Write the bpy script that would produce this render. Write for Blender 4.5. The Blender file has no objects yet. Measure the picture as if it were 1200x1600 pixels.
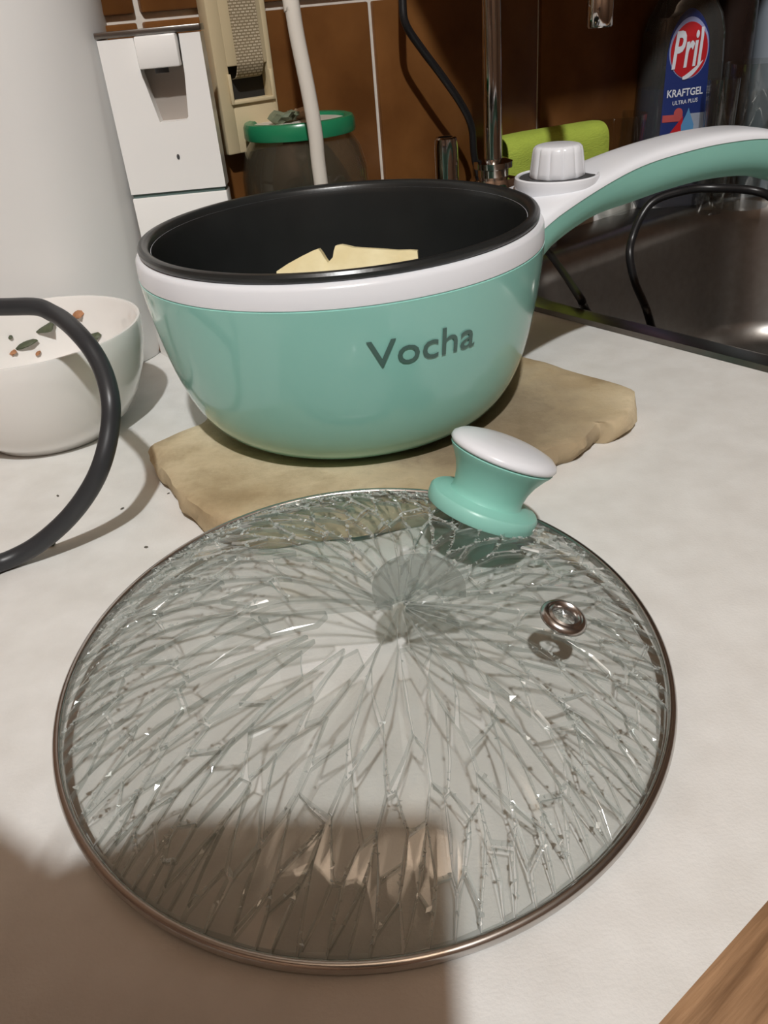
import bpy, bmesh, math, random
import numpy as np
from mathutils import Vector, Matrix, noise

random.seed(7)
sc = bpy.context.scene
COL = sc.collection
PI = math.pi
rad = math.radians

# ------------------------------------------------------------------ camera
PITCH, ROLL, FPX = rad(31.366), rad(-5.40), 1300.0
CAM = Vector((0, 0, .197))
fwd = Vector((0, math.cos(PITCH), -math.sin(PITCH)))
r0 = Vector((1, 0, 0)); u0 = r0.cross(fwd)
right = math.cos(ROLL) * r0 + math.sin(ROLL) * u0
up = -math.sin(ROLL) * r0 + math.cos(ROLL) * u0
cd = bpy.data.cameras.new('camera')
cam = bpy.data.objects.new('camera', cd); COL.objects.link(cam)
M = Matrix.Identity(4)
for i in range(3):
    M[i][0], M[i][1], M[i][2], M[i][3] = right[i], up[i], -fwd[i], CAM[i]
cam.matrix_world = M
cd.sensor_fit = 'VERTICAL'; cd.sensor_height = 32.0; cd.lens = 32.0 * FPX / 1600
cd.clip_start = .005
sc.camera = cam

# ------------------------------------------------------------------ light + exposure
w = bpy.data.worlds.new('world'); sc.world = w; w.use_nodes = True
w.node_tree.nodes['Background'].inputs[0].default_value = (1, .9, .8, 1)
w.node_tree.nodes['Background'].inputs[1].default_value = .03
LAMP_POS = Vector((.042, -.92, 1.72))
ld = bpy.data.lights.new('ceiling_bulb', 'POINT'); ld.energy = 136; ld.color = (.985, 1, 1)
ld.shadow_soft_size = .03
lo = bpy.data.objects.new('ceiling_bulb', ld); COL.objects.link(lo); lo.location = LAMP_POS
sc.view_settings.view_transform = 'Standard'
sc.view_settings.look = 'None'
sc.view_settings.exposure = 0.0
sc.view_settings.gamma = 1.0
sc.view_settings.use_curve_mapping = False
sc.cycles.transparent_max_bounces = 40
sc.cycles.max_bounces = 10
sc.cycles.caustics_reflective = False
sc.cycles.caustics_refractive = False
sc.cycles.sample_clamp_indirect = 4

# ------------------------------------------------------------------ frames
TH = rad(36)
UX = Vector((math.cos(TH), math.sin(TH), 0))      # along the tiled wall
NX = Vector((-math.sin(TH), math.cos(TH), 0))     # into the wall
WALL = .5453
def sn(s, n, z=0): return UX * s + NX * n + Vector((0, 0, z))
def ray(px, py): return fwd + right * ((px - 600) / FPX) - up * ((py - 800) / FPX)
def at_z(px, py, z):
    d = ray(px, py); return CAM + d * ((z - CAM.z) / d.z)
def at_y(px, py, y):
    d = ray(px, py); return CAM + d * (y / d.y)

# ------------------------------------------------------------------ materials
def new_mat(name):
    m = bpy.data.materials.new(name); m.use_nodes = True
    nt = m.node_tree
    return m, nt, nt.nodes['Principled BSDF']
def mat(name, col, rough=.5, metal=0., spec=.5, coat=0., var=0., vscale=30., bump=0., bscale=200., col2=None, trans=0., ior=1.45, stretch=None):
    m, nt, b = new_mat(name)
    b.inputs['Base Color'].default_value = (*col, 1)
    b.inputs['Roughness'].default_value = rough
    b.inputs['Metallic'].default_value = metal
    b.inputs['Specular IOR Level'].default_value = spec
    b.inputs['Coat Weight'].default_value = coat
    b.inputs['Coat Roughness'].default_value = .05
    b.inputs['Transmission Weight'].default_value = trans
    b.inputs['IOR'].default_value = ior
    tc = nt.nodes.new('ShaderNodeTexCoord')
    src = tc.outputs['Object']
    if stretch:
        mp = nt.nodes.new('ShaderNodeMapping'); mp.inputs['Scale'].default_value = stretch
        nt.links.new(src, mp.inputs[0]); src = mp.outputs[0]
    if var or col2:
        n = nt.nodes.new('ShaderNodeTexNoise'); n.inputs['Scale'].default_value = vscale; n.inputs['Detail'].default_value = 6
        nt.links.new(src, n.inputs['Vector'])
        r = nt.nodes.new('ShaderNodeValToRGB')
        c2 = col2 or tuple(max(0, c * (1 - var)) for c in col)
        r.color_ramp.elements[0].position = .32; r.color_ramp.elements[1].position = .68
        r.color_ramp.elements[0].color = (*c2, 1); r.color_ramp.elements[1].color = (*col, 1)
        nt.links.new(n.outputs['Fac'], r.inputs['Fac']); nt.links.new(r.outputs['Color'], b.inputs['Base Color'])
    if bump:
        n2 = nt.nodes.new('ShaderNodeTexNoise'); n2.inputs['Scale'].default_value = bscale; n2.inputs['Detail'].default_value = 4
        nt.links.new(src, n2.inputs['Vector'])
        bp = nt.nodes.new('ShaderNodeBump'); bp.inputs['Strength'].default_value = bump; bp.inputs['Distance'].default_value = .002
        nt.links.new(n2.outputs['Fac'], bp.inputs['Height']); nt.links.new(bp.outputs['Normal'], b.inputs['Normal'])
    return m
def thin_glass(name, tint, base=.04, rough=.02, diffuse=0., dcol=(.9, .95, .92), fres=1.5, gcol=(1, 1, 1)):
    m = bpy.data.materials.new(name); m.use_nodes = True
    nt = m.node_tree; nt.nodes.clear()
    out = nt.nodes.new('ShaderNodeOutputMaterial')
    t = nt.nodes.new('ShaderNodeBsdfTransparent'); t.inputs[0].default_value = (*tint, 1)
    g = nt.nodes.new('ShaderNodeBsdfGlossy'); g.inputs['Roughness'].default_value = rough; g.inputs['Color'].default_value = (*gcol, 1)
    f = nt.nodes.new('ShaderNodeFresnel')
    ge = nt.nodes.new('ShaderNodeNewGeometry'); mr = nt.nodes.new('ShaderNodeMapRange')   # same reflectance from both sides of a thin sheet
    mr.inputs['To Min'].default_value = fres; mr.inputs['To Max'].default_value = 1 / fres
    nt.links.new(ge.outputs['Backfacing'], mr.inputs['Value']); nt.links.new(mr.outputs[0], f.inputs['IOR'])
    mx = nt.nodes.new('ShaderNodeMixShader')
    first = t.outputs[0]
    if diffuse:
        d = nt.nodes.new('ShaderNodeBsdfTranslucent'); d.inputs[0].default_value = (*dcol, 1)
        d2 = nt.nodes.new('ShaderNodeBsdfDiffuse'); d2.inputs[0].default_value = (*dcol, 1)
        ad = nt.nodes.new('ShaderNodeMixShader'); ad.inputs[0].default_value = .5
        nt.links.new(d.outputs[0], ad.inputs[1]); nt.links.new(d2.outputs[0], ad.inputs[2])
        m2 = nt.nodes.new('ShaderNodeMixShader'); m2.inputs[0].default_value = diffuse
        nt.links.new(t.outputs[0], m2.inputs[1]); nt.links.new(ad.outputs[0], m2.inputs[2]); first = m2.outputs[0]
    nt.links.new(f.outputs[0], mx.inputs[0]); nt.links.new(first, mx.inputs[1]); nt.links.new(g.outputs[0], mx.inputs[2])
    nt.links.new(mx.outputs[0], out.inputs[0])
    return m

MT = {}
MT['counter'] = mat('counter_laminate', (.735, .725, .70), .42, var=.10, vscale=55, bump=.12, bscale=900, col2=(.66, .645, .615))
MT['wood'] = mat('edge_wood', (.36, .21, .11), .5, vscale=22, col2=(.16, .085, .04), stretch=(1, 14, 14), bump=.25, bscale=60)
MT['tile'] = mat('brown_tile', (.215, .090, .027), .24, spec=.45, vscale=16, col2=(.118, .046, .013), bump=.05, bscale=30)
MT['grout'] = mat('white_grout', (.78, .73, .65), .8, var=.15, vscale=120)
MT['trimwhite'] = mat('white_trim_plastic', (.75, .73, .70), .35)
MT['room'] = mat('room_plaster', (.15, .085, .05), .9, var=.05, vscale=5)
MT['ceil'] = mat('ceiling_paint', (.28, .20, .14), .9, var=.03, vscale=4)
MT['floor'] = mat('floor_wood', (.12, .055, .028), .5, vscale=6, col2=(.08, .036, .018))
MT['teal'] = mat('teal_plastic', (.285, .60, .53), .14, spec=.5, coat=.3, var=.03, vscale=3)
MT['tealmatt'] = mat('teal_matt_plastic', (.26, .56, .48), .34, var=.03, vscale=20)
MT['white'] = mat('white_plastic', (.78, .80, .84), .22, var=.02, vscale=8)
MT['black'] = mat('black_nonstick', (.018, .020, .020), .28, var=.15, vscale=60, bump=.02, bscale=500)
MT['text'] = mat('grey_print', (.075, .15, .13), .4, var=.04, vscale=40)
MT['steel'] = mat('steel', (.56, .54, .52), .24, metal=1, var=.06, vscale=80)
MT['steeldull'] = mat('sink_steel', (.30, .29, .275), .30, metal=1, var=.12, vscale=120, bump=.03, bscale=900)
MT['chrome'] = mat('chrome', (.62, .61, .60), .08, metal=1, var=.03, vscale=50)
MT['stone'] = None
MT['ceramic'] = mat('white_ceramic', (.80, .78, .75), .12, coat=.3, var=.02, vscale=10)
MT['rubber'] = mat('black_rubber', (.03, .032, .035), .38, var=.1, vscale=60)
MT['cordblack'] = mat('black_cord', (.012, .012, .013), .35, var=.1, vscale=60)
MT['applwhite'] = mat('appliance_white', (.75, .745, .73), .45, var=.03, vscale=8, bump=.02, bscale=300)
MT['boxwhite'] = mat('box_white_enamel', (.84, .83, .81), .25, var=.015, vscale=8)
MT['recess'] = mat('recess_shade', (.33, .29, .255), .5, var=.04, vscale=20)  # grey colour stands in for the shade inside the box recess
MT['dark'] = mat('dark_grey_plastic', (.06, .062, .065), .4, var=.1, vscale=40)
MT['beige'] = mat('beige_plastic', (.63, .52, .33), .45, var=.05, vscale=15)
MT['webbing'] = None
MT['slotblack'] = mat('slot_black', (.02, .018, .015), .7, var=.1, vscale=50)
MT['greenlid'] = mat('green_lid_enamel', (.015, .19, .085), .25, var=.05, vscale=30)
MT['lidtop'] = mat('jar_lid_print', (.62, .58, .52), .4, col2=(.45, .40, .33), vscale=40)
MT['peel'] = mat('peel_tan', (.50, .36, .24), .6, col2=(.36, .24, .15), vscale=150)
MT['peelgreen'] = mat('peel_green', (.10, .13, .08), .6, col2=(.18, .19, .12), vscale=150)
MT['jarglass'] = thin_glass('jar_glass', (.84, .84, .78), fres=1.5, diffuse=.07, dcol=(.6, .55, .42))
MT['clearglass'] = thin_glass('tumbler_glass', (.90, .91, .90), fres=1.55)
MT['jarfill'] = mat('jar_contents', (.26, .20, .13), .8, col2=(.12, .10, .07), vscale=90, bump=.5, bscale=90)
MT['hose'] = mat('white_hose', (.72, .68, .61), .45, var=.05, vscale=40)
MT['sponge'] = mat('lime_cloth', (.40, .50, .065), .85, var=.12, vscale=60, bump=.4, bscale=500)
MT['food'] = mat('pale_yellow_slice', (.80, .72, .45), .6, col2=(.70, .60, .33), vscale=60, bump=.3, bscale=150)
MT['foodskin'] = mat('slice_brown_edge', (.42, .28, .12), .6, var=.2, vscale=80)
MT['herb'] = mat('green_herb', (.085, .10, .055), .5, col2=(.05, .06, .035), vscale=200)
MT['crumb'] = mat('orange_crumb', (.42, .20, .10), .7, col2=(.30, .14, .06), vscale=300)
MT['crumbdark'] = mat('dark_crumb', (.10, .09, .07), .7, var=.2, vscale=300)
MT['bottleglass'] = thin_glass('bottle_clear_plastic', (.42, .43, .43), fres=1.5, rough=.05, diffuse=.16, dcol=(.5, .5, .47))
MT['blueliquid'] = mat('blue_liquid', (.010, .016, .085), .15, var=.05, vscale=20)
MT['labelblue'] = mat('label_blue', (.018, .035, .16), .3, var=.05, vscale=20)
MT['labelred'] = mat('label_red', (.50, .018, .025), .3, var=.05, vscale=20)
MT['labelwhite'] = mat('label_white', (.72, .74, .80), .35, var=.02, vscale=20)
MT['labellav'] = mat('label_lavender', (.30, .33, .55), .35, var=.02, vscale=20)
MT['labelsky'] = mat('label_sky_blue', (.10, .28, .52), .35, var=.1, vscale=60)
MT['labelpink'] = mat('label_coral', (.50, .09, .09), .35, var=.1, vscale=60)
MT['labelgrey'] = mat('label_grey', (.33, .37, .45), .35, var=.2, vscale=90)
MT['darkbottle'] = mat('dark_brown_bottle', (.020, .012, .010), .25, var=.2, vscale=40)
MT['palebottle'] = mat('pale_blue_bottle', (.42, .48, .55), .35, var=.04, vscale=20)
MT['greenprint'] = mat('green_print', (.05, .13, .07), .4, var=.3, vscale=80)
MT['greenvivid'] = mat('green_cap_print', (.03, .20, .05), .4, var=.1, vscale=40)
MT['shard'] = thin_glass('tempered_glass_face', (.940, .948, .942), fres=1.5, rough=.02)
MT['chipglint'] = thin_glass('tempered_glass_chip_glint', (.80, .83, .81), fres=2.2, rough=.25, diffuse=.42, dcol=(.92, .96, .94))  # white scatter mixed into the chipped edges to paint their glints
MT['shardedge'] = thin_glass('tempered_glass_fracture', (.80, .82, .81), fres=1.6, rough=.12, diffuse=.06, dcol=(.85, .92, .88))
MT['shardcrack'] = thin_glass('crazed_glass_face', (.74, .77, .76), fres=1.6, rough=.08, diffuse=.12)
MT['skin'] = mat('skin', (.26, .15, .10), .5, var=.05, vscale=30)
MT['sleeve'] = mat('dark_sleeve', (.05, .05, .06), .9, var=.1, vscale=60)
MT['phone'] = mat('phone_black', (.02, .02, .022), .3, var=.05, vscale=40)
MT['cabinet'] = mat('cabinet_wood', (.24, .135, .07), .5, vscale=8, col2=(.15, .08, .04), stretch=(6, 6, 1))
MT['bulbglass'] = None

def stone_mat():
    m, nt, b = new_mat('sandstone'); b.inputs['Roughness'].default_value = .85; b.inputs['Specular IOR Level'].default_value = .2
    tc = nt.nodes.new('ShaderNodeTexCoord')
    n1 = nt.nodes.new('ShaderNodeTexNoise'); n1.inputs['Scale'].default_value = 14; n1.inputs['Detail'].default_value = 7
    n2 = nt.nodes.new('ShaderNodeTexNoise'); n2.inputs['Scale'].default_value = 60; n2.inputs['Detail'].default_value = 8; n2.inputs['Roughness'].default_value = .7
    r1 = nt.nodes.new('ShaderNodeValToRGB')
    e = r1.color_ramp.elements; e[0].position = .30; e[0].color = (.42, .32, .19, 1); e[1].position = .66; e[1].color = (.70, .60, .42, 1)
    # charred / worn grey patch where pots stand
    mp = nt.nodes.new('ShaderNodeMapping'); mp.inputs['Location'].default_value = (-.048, -.385, 0); mp.inputs['Scale'].default_value = (1, 1, 0)
    ln = nt.nodes.new('ShaderNodeVectorMath'); ln.operation = 'LENGTH'
    ad = nt.nodes.new('ShaderNodeMath'); ad.operation = 'MULTIPLY_ADD'; ad.inputs[1].default_value = -.10; ad.inputs[2].default_value = .05
    sm = nt.nodes.new('ShaderNodeMath'); sm.operation = 'ADD'
    rp = nt.nodes.new('ShaderNodeMapRange'); rp.inputs['From Min'].default_value = .078; rp.inputs['From Max'].default_value = .035
    rp.inputs['To Min'].default_value = 0; rp.inputs['To Max'].default_value = .75
    mx = nt.nodes.new('ShaderNodeMixRGB'); mx.inputs['Color2'].default_value = (.17, .125, .08, 1)
    L = nt.links.new
    for n in (n1, n2): L(tc.outputs['Object'], n.inputs['Vector'])
    L(tc.outputs['Object'], mp.inputs[0]); L(mp.outputs[0], ln.inputs[0])
    L(n2.outputs['Fac'], ad.inputs[0]); L(ln.outputs['Value'], sm.inputs[0]); L(ad.outputs[0], sm.inputs[1])
    L(sm.outputs[0], rp.inputs['Value']); L(rp.outputs[0], mx.inputs['Fac'])
    L(n1.outputs['Fac'], r1.inputs['Fac']); L(r1.outputs['Color'], mx.inputs['Color1'])
    mg = nt.nodes.new('ShaderNodeMixRGB'); mg.blend_type = 'MULTIPLY'; mg.inputs['Fac'].default_value = .45
    r2 = nt.nodes.new('ShaderNodeValToRGB'); r2.color_ramp.elements[0].position = .35; r2.color_ramp.elements[0].color = (.5, .45, .38, 1); r2.color_ramp.elements[1].position = .6
    L(n2.outputs['Fac'], r2.inputs['Fac']); L(mx.outputs[0], mg.inputs['Color1']); L(r2.outputs[0], mg.inputs['Color2'])
    L(mg.outputs[0], b.inputs['Base Color'])
    bp = nt.nodes.new('ShaderNodeBump'); bp.inputs['Strength'].default_value = .35; bp.inputs['Distance'].default_value = .003
    L(n2.outputs['Fac'], bp.inputs['Height']); L(bp.outputs[0], b.inputs['Normal'])
    return m
MT['stone'] = stone_mat()
def webbing_mat():
    m, nt, b = new_mat('woven_webbing'); b.inputs['Roughness'].default_value = .9
    tc = nt.nodes.new('ShaderNodeTexCoord'); ck = nt.nodes.new('ShaderNodeTexBrick')
    ck.inputs['Scale'].default_value = 150; ck.inputs['Color1'].default_value = (.55, .47, .34, 1); ck.inputs['Color2'].default_value = (.47, .39, .27, 1)
    ck.inputs['Mortar'].default_value = (.22, .17, .10, 1); ck.inputs['Mortar Size'].default_value = .06
    nt.links.new(tc.outputs['UV'], ck.inputs[0]); nt.links.new(ck.outputs[0], b.inputs['Base Color'])
    return m
MT['webbing'] = webbing_mat()
def bulb_mat():
    m, nt, b = new_mat('lit_lamp_glass'); b.inputs['Emission Color'].default_value = (1, .88, .72, 1); b.inputs['Emission Strength'].default_value = 6
    return m
MT['bulbglass'] = bulb_mat()

# ------------------------------------------------------------------ mesh helpers
def obj(name, verts, faces, m, parent=None, smooth=None, mats=None, fm=None):
    me = bpy.data.meshes.new(name)
    me.from_pydata([tuple(v) for v in verts], [], faces); me.update()
    bm = bmesh.new(); bm.from_mesh(me); bmesh.ops.recalc_face_normals(bm, faces=bm.faces); bm.to_mesh(me); bm.free()
    for k in (mats or [m]): me.materials.append(MT[k] if isinstance(k, str) else k)
    if fm:
        for p, i in zip(me.polygons, fm): p.material_index = i
    if smooth is not None:
        me.shade_smooth(); me.set_sharp_from_angle(angle=rad(smooth))
    o = bpy.data.objects.new(name, me); COL.objects.link(o)
    if parent: o.parent = parent
    return o
def tag(o, label, cat, group=None, kind=None):
    o['label'] = label; o['category'] = cat
    if group: o['group'] = group
    if kind: o['kind'] = kind
    return o
def empty(name, loc, label=None, cat=None, group=None, rot=None):
    o = bpy.data.objects.new(name, None); COL.objects.link(o); o.location = loc; o.empty_display_size = .02
    if rot is not None: o.rotation_euler = rot
    if label: tag(o, label, cat, group)
    return o
def rel(verts, root):   # world points -> children of an untilted empty
    l = root.location
    return [Vector(v) - l for v in verts]
def struct(o, label, cat=None):
    o['kind'] = 'structure'; o['label'] = label
    if cat: o['category'] = cat
    return o
def lathe(profile, N=64, a0=0, a1=2 * PI, sx=1, sy=1):
    full = abs(a1 - a0 - 2 * PI) < 1e-6
    n = N if full else N + 1
    V, F = [], []
    for r, z in profile:
        for i in range(n):
            a = a0 + (a1 - a0) * i / N
            V.append(Vector((r * math.cos(a) * sx, r * math.sin(a) * sy, z)))
    for j in range(len(profile) - 1):
        for i in range(N):
            k = (i + 1) % n
            F.append((j * n + i, j * n + k, (j + 1) * n + k, (j + 1) * n + i))
    if full:
        if profile[0][0] > 1e-6: F.append(tuple(range(n))[::-1])
        if profile[-1][0] > 1e-6: F.append(tuple((len(profile) - 1) * n + i for i in range(n)))
    return V, F
def lathe_open(profile, N=64, sx=1, sy=1):
    V, F = lathe(profile, N, sx=sx, sy=sy)
    return V, [f for f in F if len(f) == 4]
def smooth_pts(P, k=8):
    P = [Vector(p) for p in P]; out = []
    Q = [P[0] * 2 - P[1]] + P + [P[-1] * 2 - P[-2]]
    for i in range(1, len(Q) - 2):
        for j in range(k):
            t = j / k; a, b, c, d = Q[i - 1], Q[i], Q[i + 1], Q[i + 2]
            out.append(.5 * ((2 * b) + (c - a) * t + (2 * a - 5 * b + 4 * c - d) * t * t + (3 * b - a - 3 * c + d) * t ** 3))
    out.append(P[-1]); return out
def tube(P, r, N=12, k=8, smooth=True):
    P = smooth_pts(P, k) if smooth else [Vector(p) for p in P]
    V, F = [], []
    up_ = Vector((.31, .17, .93)); m = len(P)
    for i, p in enumerate(P):
        t = (P[min(i + 1, m - 1)] - P[max(i - 1, 0)]).normalized()
        up_ = (up_ - t * up_.dot(t)).normalized(); s = t.cross(up_)
        ri = r(i / (m - 1)) if callable(r) else r
        for j in range(N):
            a = 2 * PI * j / N; V.append(p + up_ * (math.cos(a) * ri) + s * (math.sin(a) * ri))
    for i in range(m - 1):
        for j in range(N):
            k2 = (j + 1) % N; F.append((i * N + j, i * N + k2, (i + 1) * N + k2, (i + 1) * N + j))
    F.append(tuple(range(N))[::-1]); F.append(tuple((m - 1) * N + j for j in range(N)))
    return V, F
def rrect(w, h, r, k=6, cx=0, cy=0):
    out = []
    for (sx, sy, a) in ((1, 1, 0), (-1, 1, PI / 2), (-1, -1, PI), (1, -1, 3 * PI / 2)):
        for i in range(k + 1):
            b = a + PI / 2 * i / k
            out.append((cx + sx * (w / 2 - r) + r * math.cos(b), cy + sy * (h / 2 - r) + r * math.sin(b)))
    return out
def loft(rings, caps=(True, True)):
    n = len(rings[0]); V = [Vector(p) for r in rings for p in r]; F = []
    for j in range(len(rings) - 1):
        for i in range(n):
            k = (i + 1) % n; F.append((j * n + i, j * n + k, (j + 1) * n + k, (j + 1) * n + i))
    if caps[0]: F.append(tuple(range(n))[::-1])
    if caps[1]: F.append(tuple((len(rings) - 1) * n + i for i in range(n)))
    return V, F
def rbox(x0, x1, y0, y1, z0, z1, bev=.001, f=None):
    # bevelled box; f maps (x,y,z) -> world
    bm = bmesh.new(); bmesh.ops.create_cube(bm, size=1)
    for v in bm.verts:
        v.co = Vector(((x0 + x1) / 2 + v.co.x * (x1 - x0), (y0 + y1) / 2 + v.co.y * (y1 - y0), (z0 + z1) / 2 + v.co.z * (z1 - z0)))
    if bev: bmesh.ops.bevel(bm, geom=bm.edges[:], offset=bev, segments=2, affect='EDGES', profile=.5)
    bm.verts.index_update()
    V = [f(*v.co) if f else v.co.copy() for v in bm.verts]; F = [tuple(v.index for v in fc.verts) for fc in bm.faces]
    bm.free(); return V, F
def join(*parts):
    V, F = [], []
    for v, f in parts:
        o = len(V); V += list(v); F += [tuple(i + o for i in q) for q in f]
    return V, F
def text_mesh(s, bold=0.):
    cu = bpy.data.curves.new('t', 'FONT'); cu.body = s; cu.offset = bold; cu.resolution_u = 3
    o = bpy.data.objects.new('t', cu); COL.objects.link(o)
    bpy.context.view_layer.update()
    me = bpy.data.meshes.new_from_object(o.evaluated_get(bpy.context.evaluated_depsgraph_get()))
    bm = bmesh.new(); bm.from_mesh(me); bmesh.ops.triangulate(bm, faces=bm.faces[:])
    for _ in range(2):      # short edges so that letters follow curved surfaces
        bmesh.ops.subdivide_edges(bm, edges=[e for e in bm.edges if e.calc_length() > .12], cuts=2)
        bmesh.ops.triangulate(bm, faces=bm.faces[:])
    bm.verts.index_update()
    V = [(v.co.x, v.co.y) for v in bm.verts]; F = [tuple(v.index for v in f.verts) for f in bm.faces]
    bm.free(); bpy.data.objects.remove(o); bpy.data.meshes.remove(me); bpy.data.curves.remove(cu)
    x0 = min(v[0] for v in V); x1 = max(v[0] for v in V); y0 = min(v[1] for v in V); y1 = max(v[1] for v in V)
    return [((x - x0) / (x1 - x0), (y - y0) / (y1 - y0)) for x, y in V], F
def disc2d(cx, cy, rx, ry, rings=6, N=32, r_in=0., rot=0.):
    V, F = [], []
    for j in range(rings + 1):
        q = r_in + (1 - r_in) * j / rings
        for i in range(N):
            a = 2 * PI * i / N; x, y = rx * q * math.cos(a), ry * q * math.sin(a)
            V.append((cx + x * math.cos(rot) - y * math.sin(rot), cy + x * math.sin(rot) + y * math.cos(rot)))
    for j in range(rings):
        for i in range(N):
            k = (i + 1) % N; F.append((j * N + i, j * N + k, (j + 1) * N + k, (j + 1) * N + i))
    return V, F
def grid2d(x0, x1, y0, y1, nx, ny, f=None):
    V, F = [], []
    for j in range(ny + 1):
        for i in range(nx + 1):
            p = (x0 + (x1 - x0) * i / nx, y0 + (y1 - y0) * j / ny); V.append(f(*p) if f else p)
    for j in range(ny):
        for i in range(nx): F.append((j * (nx + 1) + i, j * (nx + 1) + i + 1, (j + 1) * (nx + 1) + i + 1, (j + 1) * (nx + 1) + i))
    return V, F
def blob(c, sx, sy, sz, seed=0, amp=.25, sub=2):
    bm = bmesh.new(); bmesh.ops.create_icosphere(bm, subdivisions=sub, radius=1)
    V = []
    for v in bm.verts:
        k = 1 + amp * noise.noise(v.co * 1.7 + Vector((seed * 7.3, seed * 3.1, 0)))
        V.append(Vector((v.co.x * sx * k, v.co.y * sy * k, v.co.z * sz * k)) + Vector(c))
    F = [tuple(v.index for v in f.verts) for f in bm.faces]; bm.free(); return V, F

# ------------------------------------------------------------------ room shell
FLOOR, CEIL = -.90, 1.95
def quad(name, a, b, c, d, m, label):
    return struct(obj(name, [a, b, c, d], [(0, 1, 2, 3)], m), label, 'room')
S0, S1, N0 = -1.7, 2.2, -2.3
quad('floor', sn(S0, N0, FLOOR), sn(S1, N0, FLOOR), sn(S1, .9, FLOOR), sn(S0, .9, FLOOR), 'floor', 'brown wooden kitchen floor')
quad('ceiling', sn(S0, N0, CEIL), sn(S1, N0, CEIL), sn(S1, .9, CEIL), sn(S0, .9, CEIL), 'ceil', 'plain white kitchen ceiling')
quad('wall_front', sn(S0, N0, FLOOR), sn(S1, N0, FLOOR), sn(S1, N0, CEIL), sn(S0, N0, CEIL), 'room', 'plain plaster wall behind the photographer')
quad('wall_left', sn(S0, N0, FLOOR), sn(S0, .9, FLOOR), sn(S0, .9, CEIL), sn(S0, N0, CEIL), 'room', 'plain plaster wall on the left')
quad('wall_right', sn(S1, N0, FLOOR), sn(S1, .9, FLOOR), sn(S1, .9, CEIL), sn(S1, N0, CEIL), 'room', 'plain plaster wall on the right')
quad('wall_niche', sn(S0, .85, FLOOR), sn(.4, .85, FLOOR), sn(.4, .85, CEIL), sn(S0, .85, CEIL), 'room', 'plain plaster back of the niche behind the white container')
# tiled wall: grout body with every tile proud of it
cor = sn(.212, WALL)
cb = cor + Vector((0, .35, 0))
far = sn(S1, WALL); farb = sn(S1, .9)
P = [cor, far, farb, cb]
V = [Vector((p.x, p.y, FLOOR)) for p in P] + [Vector((p.x, p.y, CEIL)) for p in P]
wall = struct(obj('wall_back', V, [(0, 1, 5, 4), (1, 2, 6, 5), (2, 3, 7, 6), (3, 0, 4, 7)], 'grout'), 'brown glazed square tile wall with white grout behind the counter', 'wall')
PT, GW = .1755, .0046
tile_mesh = {}
for iz, (z0, z1) in enumerate(((.0015, .0255 - GW / 2), (.0255 + GW / 2, .201 - GW / 2), (.201 + GW / 2, .3765 - GW / 2), (.3765 + GW / 2, .552 - GW / 2))):
    for k in range(-1, 7):
        a = .2485 + PT * k + GW / 2; b = a + PT - GW
        a = max(a, .2135)
        key = (iz, k == -1)
        if key not in tile_mesh:
            V, F = rbox(0, b - a, -.0035, .002, 0, z1 - z0, .0012, lambda x, y, z: UX * x + NX * y + Vector((0, 0, z)))
            o = obj('tile', V, F, 'tile', wall, 35); tile_mesh[key] = o.data
        else:
            o = bpy.data.objects.new('tile', tile_mesh[key]); COL.objects.link(o); o.parent = wall
        o.location = sn(a, WALL, z0)
# white sealing strip between counter and tiles
prof = [(0, 0), (-.016, 0), (-.016, .004), (-.012, .014), (-.006, .022), (-.003, .026), (0, .027)]
V, F = loft([[sn(s, WALL - .0035 + a, z + .0002) for a, z in prof] for s in (.214, 2.1)])
tr = struct(obj('trim_1', V, F, 'trimwhite', None, 30), 'white plastic sealing strip between counter and tiled wall', 'trim')

# ------------------------------------------------------------------ countertop
FRONT = .048
HS0, HS1, HN0, HN1 = .447, 1.02, .075, .525      # cut-out for the sink
def slab(s0, s1, n0, n1, z0=-.038, z1=0.):
    c = [sn(s0, n0), sn(s1, n0), sn(s1, n1), sn(s0, n1)]
    V = [Vector((p.x, p.y, z)) for z in (z0, z1) for p in c]
    return V, [(0, 1, 2, 3), (4, 5, 6, 7), (0, 1, 5, 4), (1, 2, 6, 5), (2, 3, 7, 6), (3, 0, 4, 7)]
ct = empty('countertop', (0, 0, 0), 'pale grey speckled laminate countertop with a wooden front edge', 'countertop')
top_parts = [slab(-1.3, HS0, FRONT, WALL), slab(HS1, 1.7, FRONT, WALL), slab(HS0, HS1, FRONT, HN0), slab(HS0, HS1, HN1, WALL)]
obj('worktop', *join(*top_parts), 'counter', ct)
sill = struct(obj('trim_2', *slab(-1.3, .17, WALL + .0005, .84), 'counter'), 'pale grey sill board in the niche behind the counter', 'trim')
prof = [(0, 0), (-.034, -.0005), (-.043, -.004), (-.047, -.012), (-.047, -.038), (0, -.038)]
V, F = loft([[sn(s, FRONT + a, z) for a, z in prof] for s in (-1.3, 1.7)])
we = obj('wood_edge', [(v.dot(UX), v.dot(NX), v.z) for v in V], F, 'wood', ct, 40)
we.rotation_euler.z = TH; we['label'] = 'brown wood-grain front edge'
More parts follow.
